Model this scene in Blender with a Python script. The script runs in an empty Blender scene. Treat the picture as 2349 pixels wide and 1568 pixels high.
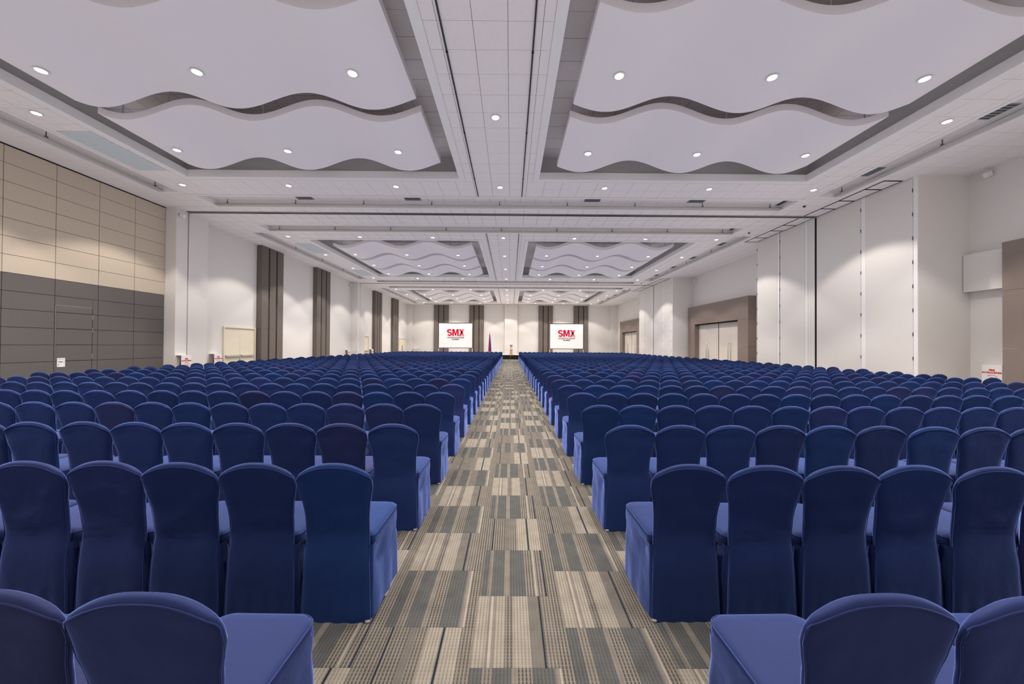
import bpy, bmesh, math, random
from mathutils import Matrix, Vector, noise
rnd = random.Random(7)
PI = math.pi
sc = bpy.context.scene
C = sc.collection

# ------------------------------------------------------------------ camera
F, CX, CY, EYE = 830.0, 1174.5, 784.0, 1.58           # focal length and centre in pixels of the 2349 x 1568 frame
fwd = Vector(((1171 - CX) / F, (791 - CY) / F, 1)).normalized()      # hall's long axis seen from the camera
wx = Vector((math.cos(.0065), math.sin(.0065), 0)); wx = (wx - fwd * wx.dot(fwd)).normalized()
wz = wx.cross(fwd)
if wz.y > 0: wz = -wz
AX = Matrix((wx, fwd, wz))                             # rows: world axes in (right, down, forward)
cam = bpy.data.objects.new('camera', bpy.data.cameras.new('camera'))
C.objects.link(cam)
r_, u_, b_ = AX.col[0], -AX.col[1], -AX.col[2]
cam.matrix_world = Matrix(((r_[0], u_[0], b_[0], 0), (r_[1], u_[1], b_[1], 0), (r_[2], u_[2], b_[2], EYE), (0, 0, 0, 1)))
cam.data.sensor_width = 36.0
cam.data.lens = F * 36.0 / 2349.0
cam.data.clip_start = .05
cam.data.clip_end = 200
sc.camera = cam

def proj(x, y, z):
    c = AX.transposed() @ Vector((x, y, z - EYE))
    if c.z < .15: return None
    return CX + F * c.x / c.z, CY + F * c.y / c.z

# ------------------------------------------------------------------ world, exposure
w = bpy.data.worlds.new('world'); sc.world = w; w.use_nodes = True
w.node_tree.nodes['Background'].inputs[0].default_value = (1, .94, .955, 1)
w.node_tree.nodes['Background'].inputs[1].default_value = 1.0
w.light_settings.distance = 4.0                        # the renderer's ambient bounce light, shaded in recesses
w.light_settings.ao_factor = .26
sc.cycles.use_fast_gi = True
sc.cycles.fast_gi_method = 'ADD'
sc.view_settings.view_transform = 'Standard'
sc.view_settings.look = 'None'
sc.view_settings.gamma = 1
sc.view_settings.use_curve_mapping = False
sc.view_settings.exposure = 0.40
sc.cycles.max_bounces = 5
sc.cycles.diffuse_bounces = 3
sc.cycles.glossy_bounces = 2
sc.cycles.sample_clamp_indirect = 4
sc.cycles.adaptive_threshold = .04
LAMP_W = 500.0
LAMP_COL = (1.0, .93, .85)

# ------------------------------------------------------------------ materials
def nodes_of(name):
    m = bpy.data.materials.new(name); m.use_nodes = True
    nt = m.node_tree
    return m, nt, nt.nodes['Principled BSDF']

def mat(name, col, rough=.6, spec=.3, metal=0, var=.04, scale=6., bump=0., bscale=80., stretch=(1, 1, 1)):
    m, nt, p = nodes_of(name)
    N, L = nt.nodes.new, nt.links.new
    tc = N('ShaderNodeTexCoord'); mp = N('ShaderNodeMapping'); mp.inputs['Scale'].default_value = stretch
    L(tc.outputs['Object'], mp.inputs['Vector'])
    nz = N('ShaderNodeTexNoise'); nz.inputs['Scale'].default_value = scale; nz.inputs['Detail'].default_value = 4
    L(mp.outputs[0], nz.inputs['Vector'])
    mx = N('ShaderNodeMix'); mx.data_type = 'RGBA'
    mx.inputs['A'].default_value = tuple(max(0, c * (1 - var)) for c in col) + (1,)
    mx.inputs['B'].default_value = tuple(min(1, c * (1 + var)) for c in col) + (1,)
    L(nz.outputs['Fac'], mx.inputs['Factor']); L(mx.outputs['Result'], p.inputs['Base Color'])
    p.inputs['Roughness'].default_value = rough
    p.inputs['Specular IOR Level'].default_value = spec
    p.inputs['Metallic'].default_value = metal
    if bump:
        n2 = N('ShaderNodeTexNoise'); n2.inputs['Scale'].default_value = bscale; n2.inputs['Detail'].default_value = 2
        L(mp.outputs[0], n2.inputs['Vector'])
        b = N('ShaderNodeBump'); b.inputs['Strength'].default_value = bump; b.inputs['Distance'].default_value = .002
        L(n2.outputs['Fac'], b.inputs['Height']); L(b.outputs[0], p.inputs['Normal'])
    return m

def emit(name, col, s):
    m, nt, p = nodes_of(name)
    p.inputs['Base Color'].default_value = (*col, 1)
    p.inputs['Emission Color'].default_value = (*col, 1)
    p.inputs['Emission Strength'].default_value = s
    m.cycles.emission_sampling = 'NONE'                # the bulbs carry the light
    return m

M = dict(
    wall=mat('wall_paint', (.72, .68, .65), .7, .2, var=.02, bump=.04, bscale=120),
    trim=mat('trim_paint', (.83, .79, .79), .6, .3),
    tile=mat('ceiling_tile', (.84, .775, .775), .85, .1, bump=.2, bscale=90),
    wave=mat('wave_panel_paint', (.84, .785, .815), .7, .2, var=.015, scale=1),
    joint=mat('tile_joint', (.07, .066, .065), .9, .1),
    dark=mat('dark_gap', (.015, .014, .013), .9, .1),
    recess=mat('recess_shade_grey', (.55, .53, .52), .85, .1),  # greyer than the trim: the shade inside recesses is put into this colour
    metal=mat('rail_metal', (.42, .41, .40), .4, .5, .8),
    dmetal=mat('dark_metal', (.10, .10, .10), .45, .5, .6),
    pipe=mat('pipe_paint', (.50, .47, .44), .6, .3),
    vent=mat('vent_grille', (.30, .32, .34), .6, .3),
    bluep=mat('ceiling_access_panel', (.58, .63, .67), .7, .2),
    beige=mat('beige_fabric_panel', (.56, .47, .375), .85, .15, var=.05, scale=14, bump=.3, bscale=300),
    grey=mat('grey_fabric_panel', (.135, .122, .118), .85, .15, var=.06, scale=14, bump=.3, bscale=300),
    fin=mat('brown_grey_laminate', (.155, .13, .115), .6, .25, var=.10, scale=5, stretch=(6, 6, .6)),
    portal=mat('portal_laminate', (.24, .19, .165), .6, .25, var=.10, scale=6, stretch=(6, 6, .6)),
    cream=mat('cream_door_paint', (.78, .70, .55), .5, .3),
    pale=mat('pale_wood_door', (.66, .59, .53), .55, .3, var=.05, scale=4, stretch=(8, 8, .5)),
    steel=mat('brushed_steel', (.55, .54, .52), .35, .5, .9),
    white=mat('white_plastic', (.80, .80, .79), .5, .4),
    black=mat('black_cloth', (.02, .02, .02), .9, .1),
    stagewood=mat('stage_deck', (.30, .28, .26), .6, .3),
    screen=mat('screen_cloth', (.84, .82, .82), .8, .1, var=.005),
    red=mat('sign_red', (.62, .03, .03), .5, .3),
    logored=mat('logo_red', (.62, .012, .05), .6, .2),
    ink=mat('black_ink', (.03, .03, .03), .7, .2),
    pink=mat('logo_pink', (.75, .16, .20), .6, .2),
    flagblue=mat('flag_blue', (.03, .03, .16), .8, .1),
    flagred=mat('flag_red', (.55, .03, .03), .8, .1),
    brass=mat('brass', (.55, .38, .14), .35, .5, .9),
    wood=mat('podium_wood', (.42, .27, .16), .5, .3, var=.15, scale=5, stretch=(6, 6, .8)),
    acryl=mat('podium_white', (.80, .79, .78), .25, .5),
    foot=mat('foot_glide', (.22, .22, .21), .5, .4),
    lens=emit('lamp_lens', (1, .97, .93), 14.0),
    logofade=None,
)

def fabric(name, source):
    m, nt, p = nodes_of(name)
    N, L = nt.nodes.new, nt.links.new
    if source == 'object':
        s = N('ShaderNodeObjectInfo'); col = s.outputs['Color']
    else:
        s = N('ShaderNodeAttribute'); s.attribute_name = 'tint'; col = s.outputs['Color']
    tc = N('ShaderNodeTexCoord')
    nz = N('ShaderNodeTexNoise'); nz.inputs['Scale'].default_value = 260; nz.inputs['Detail'].default_value = 2
    L(tc.outputs['Object'], nz.inputs['Vector'])
    mr = N('ShaderNodeMapRange'); mr.inputs['To Min'].default_value = .82; mr.inputs['To Max'].default_value = 1.18
    L(nz.outputs['Fac'], mr.inputs['Value'])
    mx = N('ShaderNodeVectorMath'); mx.operation = 'SCALE'
    L(col, mx.inputs[0]); L(mr.outputs[0], mx.inputs['Scale']); L(mx.outputs[0], p.inputs['Base Color'])
    p.inputs['Roughness'].default_value = .75
    p.inputs['Specular IOR Level'].default_value = .25
    p.inputs['Sheen Weight'].default_value = 1.0
    p.inputs['Sheen Roughness'].default_value = .32
    p.inputs['Sheen Tint'].default_value = (.27, .37, .95, 1)
    if source == 'object':
        n2 = N('ShaderNodeTexNoise'); n2.inputs['Scale'].default_value = 14; n2.inputs['Detail'].default_value = 2
        L(tc.outputs['Object'], n2.inputs['Vector'])
        b = N('ShaderNodeBump'); b.inputs['Strength'].default_value = .25; b.inputs['Distance'].default_value = .01
        L(n2.outputs['Fac'], b.inputs['Height']); L(b.outputs[0], p.inputs['Normal'])
    return m
M['fabric'] = fabric('chair_cover_fabric', 'object')
M['fabric_far'] = fabric('chair_cover_fabric_far', 'attr')

# carpet tile designs: bands across the tile (position, colour, strength of the dark ribs)
LB, TP, DG, TD, NV, WL = (.195, .172, .145), (.132, .117, .101), (.066, .066, .065), (.100, .090, .080), (.015, .018, .026), (.225, .2, .17)
CARPET = [
    [(0, LB, .42), (.13, TP, .3), (.16, WL, .1), (.19, TP, .3), (.22, LB, .42), (.33, TP, .85), (.42, LB, .42), (.60, TD, .1), (.73, NV, 0), (.75, TP, .7), (.88, TP, .9)],
    [(0, TP, .8), (.02, DG, .35), (.10, TP, .5), (.15, DG, .3), (.31, TP, .2), (.38, DG, .35), (.58, TP, .9), (.71, WL, .1), (.73, TP, .9), (.83, NV, 0), (.85, TP, .9)],
    [(0, TP, .9), (.10, NV, 0), (.12, TP, .9), (.30, TD, .2), (.38, TP, .8), (.50, LB, .42), (.66, NV, 0), (.68, LB, .42), (.86, TP, .8)],
    [(0, DG, .4), (.12, TP, .7), (.22, DG, .3), (.40, TP, .3), (.45, TP, .9), (.60, DG, .35), (.82, TP, .3), (.86, WL, .1), (.88, TP, .9)],
]
def carpet(name, bands):
    m, nt, p = nodes_of(name)
    N, L = nt.nodes.new, nt.links.new
    uv = N('ShaderNodeUVMap'); uv.uv_map = 'UVMap'
    sx = N('ShaderNodeSeparateXYZ'); L(uv.outputs[0], sx.inputs[0])
    rp = N('ShaderNodeValToRGB'); rp.color_ramp.interpolation = 'CONSTANT'
    el = rp.color_ramp.elements
    while len(el) < len(bands): el.new(.5)
    for e, (t, c, a) in zip(sorted(el, key=lambda e: e.position), bands): pass
    for i, (t, c, a) in enumerate(bands):
        el[i].position = t
    for i, (t, c, a) in enumerate(bands):
        el[i].color = (*c, a)
    L(sx.outputs[0], rp.inputs[0])
    def math_(op, a, b=None, c=None):
        n = N('ShaderNodeMath'); n.operation = op
        for i, v in enumerate((a, b, c)):
            if v is None: continue
            if isinstance(v, (int, float)): n.inputs[i].default_value = v
            else: L(v, n.inputs[i])
        return n.outputs[0]
    rib = math_('GREATER_THAN', math_('SINE', math_('MULTIPLY', sx.outputs[0], 2 * PI * 28)), .15)
    dash = math_('GREATER_THAN', math_('SINE', math_('MULTIPLY', sx.outputs[1], 2 * PI * 24)), -.9)
    nz = N('ShaderNodeTexNoise'); nz.inputs['Scale'].default_value = 5; nz.inputs['Detail'].default_value = 5
    tc = N('ShaderNodeTexCoord'); L(tc.outputs['Generated'], nz.inputs['Vector'])
    k = math_('MULTIPLY', math_('MULTIPLY', rib, dash), rp.outputs['Alpha'])
    k = math_('SUBTRACT', 1, math_('MULTIPLY', k, .72))
    k = math_('MULTIPLY', k, math_('MULTIPLY_ADD', nz.outputs['Fac'], .5, .75))
    sc_ = N('ShaderNodeVectorMath'); sc_.operation = 'SCALE'
    L(rp.outputs['Color'], sc_.inputs[0]); L(k, sc_.inputs['Scale']); L(sc_.outputs[0], p.inputs['Base Color'])
    p.inputs['Roughness'].default_value = .95; p.inputs['Specular IOR Level'].default_value = .05
    b = N('ShaderNodeBump'); b.inputs['Strength'].default_value = .5; b.inputs['Distance'].default_value = .002
    L(k, b.inputs['Height']); L(b.outputs[0], p.inputs['Normal'])
    return m
MC = [carpet('carpet_design_' + 'abcd'[i], b) for i, b in enumerate(CARPET)]

# ------------------------------------------------------------------ mesh helpers
class MB:
    def __init__(s): s.v = []; s.f = []; s.sm = []
    def quad(s, a, b, c, d, smooth=False):
        n = len(s.v); s.v += [a, b, c, d]; s.f.append((n, n + 1, n + 2, n + 3)); s.sm.append(smooth); return s
    def box(s, x0, x1, y0, y1, z0, z1):
        n = len(s.v)
        s.v += [(x0, y0, z0), (x1, y0, z0), (x1, y1, z0), (x0, y1, z0), (x0, y0, z1), (x1, y0, z1), (x1, y1, z1), (x0, y1, z1)]
        for f in ((0, 3, 2, 1), (4, 5, 6, 7), (0, 1, 5, 4), (1, 2, 6, 5), (2, 3, 7, 6), (3, 0, 4, 7)):
            s.f.append(tuple(n + i for i in f)); s.sm.append(False)
        return s
    def tube(s, path, r, k=8, closed=False, caps=True):
        P = [Vector(p) for p in path]; n0 = len(s.v); L = len(P)
        for i, p in enumerate(P):
            a = P[i - 1] if (i or closed) else p
            b = P[(i + 1) % L] if (i < L - 1 or closed) else p
            t = (b - a).normalized()
            ref = Vector((0, 0, 1)) if abs(t.z) < .95 else Vector((1, 0, 0))
            e1 = t.cross(ref).normalized(); e2 = t.cross(e1)
            rr = r[i] if isinstance(r, (list, tuple)) else r
            for j in range(k):
                q = p + e1 * rr * math.cos(2 * PI * j / k) + e2 * rr * math.sin(2 * PI * j / k)
                s.v.append(tuple(q))
        for i in range(L if closed else L - 1):
            for j in range(k):
                a, b = n0 + i * k, n0 + ((i + 1) % L) * k
                s.f.append((a + j, a + (j + 1) % k, b + (j + 1) % k, b + j)); s.sm.append(True)
        if caps and not closed:
            s.f.append(tuple(n0 + j for j in range(k))[::-1]); s.sm.append(False)
            s.f.append(tuple(n0 + (L - 1) * k + j for j in range(k))); s.sm.append(False)
        return s
    def lathe(s, prof, k=16, at=(0, 0, 0)):
        n0 = len(s.v)
        for r, z in prof:
            for j in range(k):
                s.v.append((at[0] + r * math.cos(2 * PI * j / k), at[1] + r * math.sin(2 * PI * j / k), at[2] + z))
        for i in range(len(prof) - 1):
            for j in range(k):
                a, b = n0 + i * k, n0 + (i + 1) * k
                s.f.append((a + j, a + (j + 1) % k, b + (j + 1) % k, b + j)); s.sm.append(True)
        s.f.append(tuple(n0 + j for j in range(k))[::-1]); s.sm.append(False)
        s.f.append(tuple(n0 + (len(prof) - 1) * k + j for j in range(k))); s.sm.append(False)
        return s
    def mesh(s, name, m=None):
        me = bpy.data.meshes.new(name); me.from_pydata(s.v, [], s.f)
        me.polygons.foreach_set('use_smooth', s.sm)
        if m: me.materials.append(m)
        me.update(); return me
    def build(s, name, m, parent=None):
        return link(name, s.mesh(name, m), parent)

def link(name, data, parent=None):
    o = bpy.data.objects.new(name, data); C.objects.link(o)
    if parent: o.parent = parent
    return o

def tag(o, label, cat, group=None, kind=None):
    o['label'] = label; o['category'] = cat
    if group: o['group'] = group
    if kind: o['kind'] = kind
    return o

def empty(name, loc=(0, 0, 0), rz=0):
    o = bpy.data.objects.new(name, None); C.objects.link(o); o.location = loc; o.rotation_euler.z = rz
    o.empty_display_size = .1
    return o

def struct(o, label, cat): return tag(o, label, cat, kind='structure')
def box(name, m, parent, *b): return MB().box(*b).build(name, m, parent)

UNIT = {}
def unit_box(name, m, parent, x0, x1, y0, y1, z0, z1):
    """a box that shares one mesh with all its look-alikes"""
    if m.name not in UNIT: UNIT[m.name] = MB().box(-.5, .5, -.5, .5, -.5, .5).mesh(name, m)
    o = link(name, UNIT[m.name], parent)
    o.location = ((x0 + x1) / 2, (y0 + y1) / 2, (z0 + z1) / 2); o.scale = (x1 - x0, y1 - y0, z1 - z0)
    return o

def text(name, s, size, loc, rot, m, parent, bold=0., xs=1.):
    cu = bpy.data.curves.new(name, 'FONT'); cu.body = s; cu.size = size; cu.align_x = 'CENTER'; cu.align_y = 'CENTER'
    cu.extrude = .002; cu.offset = bold; cu.materials.append(m); cu.resolution_u = 4
    tmp = bpy.data.objects.new(name, cu); C.objects.link(tmp)
    me = bpy.data.meshes.new_from_object(tmp.evaluated_get(bpy.context.evaluated_depsgraph_get()))
    bpy.data.objects.remove(tmp); me.name = name
    o = link(name, me, parent); o.location = loc; o.rotation_euler = rot; o.scale.x = xs
    return o

ORD = ['first', 'second', 'third', 'fourth', 'fifth', 'sixth', 'seventh', 'eighth', 'ninth', 'tenth', 'eleventh', 'twelfth', 'thirteenth',
       'fourteenth', 'fifteenth', 'sixteenth', 'seventeenth', 'eighteenth', 'nineteenth', 'twentieth', 'twenty-first', 'twenty-second',
       'twenty-third', 'twenty-fourth', 'twenty-fifth']

# ------------------------------------------------------------------ dimensions of the hall (metres, camera stands at x = y = 0)
XL, XR, YB, YF, ZC, ZU = -14.3, 14.75, -2.3, 50.55, 7.115, 8.0
PITCH = 17.6
BASE = [-2.25 + PITCH * i for i in range(3)]
DIV = [15.35, 32.95]
COFX = [(-10.77, -1.75), (.92, 9.86)]
COFY = (3.87, 14.26)
TRIMW = .2
TRX = [(-12.95, -12.2), (11.25, 12.1)]
TRY = (2.75, 15.5)
TTX = (-11.85, 10.9)
TTY = [(1.5, 2.45), (15.85, 16.9)]
BW = .12

# ------------------------------------------------------------------ tiles
def rect_area_px(x0, x1, y0, y1, z):
    P = [proj(x, y, z) for x, y in ((x0, y0), (x1, y0), (x1, y1), (x0, y1))]
    if any(p is None for p in P): return 0
    if max(p[0] for p in P) < 0 or min(p[0] for p in P) > 2349 or max(p[1] for p in P) < 0 or min(p[1] for p in P) > 1568: return 0
    return abs(sum(P[i][0] * P[(i + 1) % 4][1] - P[(i + 1) % 4][0] * P[i][1] for i in range(4))) / 2

def split_tiles(xs, ys, holes, zone):
    out = []
    def cuts(lo, hi, vals): return [lo] + sorted({v for v in vals if lo + .01 < v < hi - .01}) + [hi]
    for i in range(len(xs) - 1):
        for j in range(len(ys) - 1):
            x0, x1, y0, y1 = max(xs[i], zone[0]), min(xs[i + 1], zone[1]), max(ys[j], zone[2]), min(ys[j + 1], zone[3])
            if x1 - x0 < .02 or y1 - y0 < .02: continue
            H = [h for h in holes if h[0] < x1 and h[1] > x0 and h[2] < y1 and h[3] > y0]
            cx = cuts(x0, x1, [v for h in H for v in h[:2]]); cy = cuts(y0, y1, [v for h in H for v in h[2:]])
            for a in range(len(cx) - 1):
                run = None
                for b in range(len(cy) - 1):
                    mx, my = (cx[a] + cx[a + 1]) / 2, (cy[b] + cy[b + 1]) / 2
                    if any(h[0] < mx < h[1] and h[2] < my < h[3] for h in H):
                        if run: out.append(run)
                        run = None
                    else:
                        run = (cx[a], cx[a + 1], run[2] if run else cy[b], cy[b + 1])
                if run: out.append(run)
    return out

# floor --------------------------------------------------------------
floor = struct(box('floor', M['joint'], None, XL - .2, XR + .2, YB - .2, YF + .2, -.12, -.006), 'carpeted ballroom floor in grey and beige striped tiles', 'floor')
CT = .508
cand = []
x = -.19 - CT * 28
col = -28
while x < XR:
    y = .26 - CT * 6 + (CT / 2 if col % 2 else 0); row = 0
    while y < YF:
        x0, x1, y0, y1 = max(x, XL), min(x + CT, XR), max(y, YB), min(y + CT, YF)
        if x1 - x0 > .03 and y1 - y0 > .03:
            base = 0 if (row + col // 2) % 2 else 1
            d = base + (2 if (col % 2 and (row // 2 + col) % 3 == 0) or rnd.random() < .22 else 0)
            vis = rect_area_px(x0, x1, y0, y1, 0) if (x1 > -.95 and x0 < 1.0) else 0
            cand.append((vis, x0, x1, y0, y1, d))
        y += CT; row += 1
    x += CT; col += 1
cand.sort(key=lambda t: -t[0])
def carpet_mesh(d):
    b = MB().box(-.5, .5, -.5, .5, -.5, .5); me = b.mesh('carpet_tile', MC[d]); uv = me.uv_layers.new(name='UVMap')
    for lp in me.loops:
        v = me.vertices[lp.vertex_index].co; uv.data[lp.index].uv = (v.x + .5, v.y + .5)
    return me
CM = [carpet_mesh(d) for d in range(4)]
G = .0006
for vis, x0, x1, y0, y1, d in cand[:300]:
    o = link('carpet_tile', CM[d], floor)
    o.location = ((x0 + x1) / 2, (y0 + y1) / 2, -.003); o.scale = (x1 - x0 - 2 * G, y1 - y0 - 2 * G, .006)
rest = MB(); uvs = []; mi = []
for vis, x0, x1, y0, y1, d in cand[300:]:
    rest.quad((x0 + G, y0 + G, 0), (x1 - G, y0 + G, 0), (x1 - G, y1 - G, 0), (x0 + G, y1 - G, 0)); mi.append(d)
me = rest.mesh('carpet_tiles')
for m_ in MC: me.materials.append(m_)
me.polygons.foreach_set('material_index', mi)
uv = me.uv_layers.new(name='UVMap')
uv.data.foreach_set('uv', [0., 0., 1., 0., 1., 1., 0., 1.] * len(mi))
o = link('carpet_under_the_chairs', me, floor); o['kind'] = 'stuff'

# ceiling --------------------------------------------------------------
holes, backs = [], []
for B in BASE:
    for x0, x1 in COFX: holes.append((x0 - TRIMW, x1 + TRIMW, B + COFY[0] - TRIMW, B + COFY[1] + TRIMW))
    for x0, x1 in TRX: holes.append((x0 - BW, x1 + BW, B + TRY[0] - BW, B + TRY[1] + BW))
    for y0, y1 in TTY: holes.append((TTX[0] - BW, TTX[1] + BW, B + y0 - BW, B + y1 + BW))
for d in DIV: holes.append((-13.7, 13.0, d - .13, d + .13))
T = .61
xs = [-.08 + T * i for i in range(-25, 27)]
ys = [6.14 + T * i for i in range(-16, 75)]
zone = (XL, XR, YB, YF)
tiles = [(*t, ZC) for t in split_tiles(xs, ys, holes, zone)]
slab = MB()
for x0, x1, y0, y1 in split_tiles([XL - .2, XR + .2], [YB - .2] + [b + PITCH / 2 for b in BASE] + [YF + .2], holes, (XL - .2, XR + .2, YB - .2, YF + .2)):
    slab.box(x0, x1, y0, y1, ZC + .012, ZC + .06)
upper = MB().box(XL - .2, XR + .2, YB - .2, YF + .2, ZU + .012, ZU + .06)
ceiling = struct(slab.build('ceiling', M['joint'], None), 'white suspended ceiling of square acoustic tiles with recessed coffers', 'ceiling')
upper.build('upper_slab', M['joint'], ceiling)
for B in BASE:
    for cx0, cx1 in COFX:
        tiles += [(*t, ZU) for t in split_tiles([-.2 + T * i for i in range(-20, 20)], [B + T * i for i in range(4, 27)], [], (cx0 - .35, cx1 + .35, B + COFY[0] - .35, B + COFY[1] + .35))]
scored = sorted(((rect_area_px(t[0], t[1], t[2], t[3], t[4]) * (1 if t[4] < 7.5 else .12), t) for t in tiles), key=lambda q: -q[0])
TG = .004
for a, (x0, x1, y0, y1, z) in scored[:300]:
    unit_box('ceiling_tile', M['tile'], ceiling, x0 + TG, x1 - TG, y0 + TG, y1 - TG, z, z + .012)
far = MB()
for a, (x0, x1, y0, y1, z) in scored[300:]:
    far.quad((x0 + TG, y0 + TG, z), (x0 + TG, y1 - TG, z), (x1 - TG, y1 - TG, z), (x1 - TG, y0 + TG, z))
far.build('far_ceiling_tiles', M['tile'], ceiling)['kind'] = 'stuff'

ntrim = [0]
def trim(label, cat='trim'):
    ntrim[0] += 1
    return struct(empty('trim_%d' % ntrim[0]), label, cat)

SIDE = ('left', 'right')
MODN = ('nearest hall section', 'middle hall section', 'far hall section')
for mi_, B in enumerate(BASE):
    for si, (x0, x1) in enumerate(COFX):
        y0, y1 = B + COFY[0], B + COFY[1]
        t = trim('white frame of the %s ceiling coffer, %s' % (SIDE[si], MODN[mi_]), 'coffer frame')
        W, z0, z1 = TRIMW, ZC - .012, ZC + .22
        for b in ((x0 - W, x1 + W, y0 - W, y0), (x0 - W, x1 + W, y1, y1 + W), (x0 - W, x0, y0, y1), (x1, x1 + W, y0, y1)):
            box('frame_board', M['trim'], t, *b, z0, ZC + .03)
        k = .03
        for b in ((x0 - k, x1 + k, y0 - k, y0), (x0 - k, x1 + k, y1, y1 + k), (x0 - k, x0, y0, y1), (x1, x1 + k, y0, y1)):
            box('fascia', M['trim'], t, *b, ZC + .03, z1)
        q = .35
        for b in ((x0 - q, x1 + q, y0 - q - .03, y0 - q), (x0 - q, x1 + q, y1 + q, y1 + q + .03), (x0 - q - .03, x0 - q, y0 - q, y1 + q), (x1 + q, x1 + q + .03, y0 - q, y1 + q)):
            box('recess_side', M['recess'], t, *b, ZC + .06, ZU + .012)
    for si, (x0, x1) in enumerate(TRX):
        y0, y1 = B + TRY[0], B + TRY[1]
        t = trim('long slot recess beside the %s wall, %s' % (SIDE[si], MODN[mi_]), 'ceiling slot')
        for b in ((x0 - BW, x1 + BW, y0 - BW, y0), (x0 - BW, x1 + BW, y1, y1 + BW), (x0 - BW, x0, y0, y1), (x1, x1 + BW, y0, y1)):
            box('slot_border', M['trim'], t, *b, ZC - .01, ZC + .26)
        box('slot_top', M['tile'], t, x0, x1, y0, y1, ZC + .22, ZC + .26)
    for ti, (a, b_) in enumerate(TTY):
        y0, y1 = B + a, B + b_; x0, x1 = TTX
        t = trim('cross slot recess at the %s of the %s' % (('near end', 'far end')[ti], MODN[mi_]), 'ceiling slot')
        for b in ((x0 - BW, x1 + BW, y0 - BW, y0), (x0 - BW, x1 + BW, y1, y1 + BW), (x0 - BW, x0, y0, y1), (x1, x1 + BW, y0, y1)):
            box('slot_border', M['trim'], t, *b, ZC - .01, ZC + .26)
        tt = [x0 + .61 * i for i in range(38)]
        for i in range(37):
            unit_box('slot_tile', M['tile'], t, tt[i] + .004, min(tt[i + 1], x1) - .004, y0, y1, ZC + .21, ZC + .222)
        box('slot_top', M['joint'], t, x0, x1, y0, y1, ZC + .225, ZC + .26)
    # pipes hung in the slots
    def pipe(p0, p1, label):
        L = (Vector(p1) - Vector(p0)).length
        r = tag(empty('rigging_pipe', p0), label, 'pipe', 'rigging pipes in the ceiling slots')
        d = Vector(p1) - Vector(p0)
        MB().tube([(0, 0, 0), tuple(d)], .045, 10).build('pipe', M['pipe'], r)
        n = max(3, int(L / 2.6))
        for i in range(n + 1):
            q = d * (.02 + .96 * i / n)
            MB().tube([(q.x, q.y, .04), (q.x, q.y, .20)], .012, 6).box(q.x - .03, q.x + .03, q.y - .03, q.y + .03, .03, .07).build('hanger', M['dmetal'], r)
    zp = ZC + .02
    pipe((TRX[0][0] + .2, B + TRY[0] + .05, zp), (TRX[0][0] + .2, B + TRY[1] - .05, zp), 'grey pipe hung in the slot along the left wall, ' + MODN[mi_])
    pipe((TRX[1][0] + .66, B + TRY[0] + .05, zp), (TRX[1][0] + .66, B + TRY[1] - .05, zp), 'grey pipe hung in the slot along the right wall, ' + MODN[mi_])
    for ti, (a, b_) in enumerate(TTY):
        pipe((TTX[0] + .05, B + a + .86, zp), (TTX[1] - .05, B + a + .86, zp), 'grey pipe hung in the cross slot at the %s, %s' % (('near end', 'far end')[ti], MODN[mi_]))
    # air vents in the slots and access panels
    for ti, (a, b_) in enumerate(TTY):
        for i, xv in enumerate((-8.15, -3.9, 3.2, 7.32)):
            r = tag(empty('air_vent', (xv, B + a + (.62 if a > 5 else .45), ZC + .195)), '%s grey air vent from the left in the %s cross slot, %s' % (ORD[i], ('near', 'far')[ti], MODN[mi_]), 'vent', 'ceiling air vents')
            box('frame', M['vent'], r, -.32, .32, -.17, .17, 0, .012)
            for k_ in range(5): unit_box('slat', M['dmetal'], r, -.29, .29, -.14 + k_ * .06, -.115 + k_ * .06, -.006, 0)
    for i, yl in enumerate((4.9, 8.1, 10.95, 14.0)):
        r = tag(empty('air_vent', (11.70, B + yl, ZC + .205)), '%s grey air vent along the right wall slot, %s' % (ORD[i], MODN[mi_]), 'vent', 'ceiling air vents')
        box('frame', M['vent'], r, -.27, .27, -.3, .3, 0, .012)
        for k_ in range(6): unit_box('slat', M['dmetal'], r, -.24, .24, -.27 + k_ * .1, -.23 + k_ * .1, -.006, 0)
    for i, (a, b_) in enumerate(((4.6, 6.7), (11.75, 13.85))):
        o = tag(empty('access_panel', (-11.51, B + (a + b_) / 2, ZC - .012)), '%s bluish flat ceiling panel left of the coffer, %s' % (('nearer', 'farther')[i], MODN[mi_]), 'ceiling panel', 'bluish ceiling panels')
        box('panel', M['bluep'], o, -.44, .44, (a - b_) / 2, (b_ - a) / 2, 0, .01)
        MB().tube([(-.45, (a - b_) / 2, .004), (.45, (a - b_) / 2, .004), (.45, (b_ - a) / 2, .004), (-.45, (b_ - a) / 2, .004)], .006, 4, True).build('edge_strip', M['trim'], o)
    # twin rails of the central strip
    for si, xr in enumerate((-1.235, .385)):
        r = tag(empty('ceiling_rail', (xr, B + 2.6, ZC - .02)), '%s thin metal rail on the central ceiling strip, %s' % (SIDE[si], MODN[mi_]), 'rail', 'rails of the central ceiling strip')
        box('channel', M['metal'], r, -.018, .018, 0, 13.1, 0, .02)
        box('groove', M['dark'], r, -.006, .006, 0, 13.1, -.002, 0)
        for k_ in range(5): unit_box('stopper', M['dark'], r, -.02, .02, 1.2 + k_ * 2.6, 1.24 + k_ * 2.6, -.012, 0)

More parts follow.
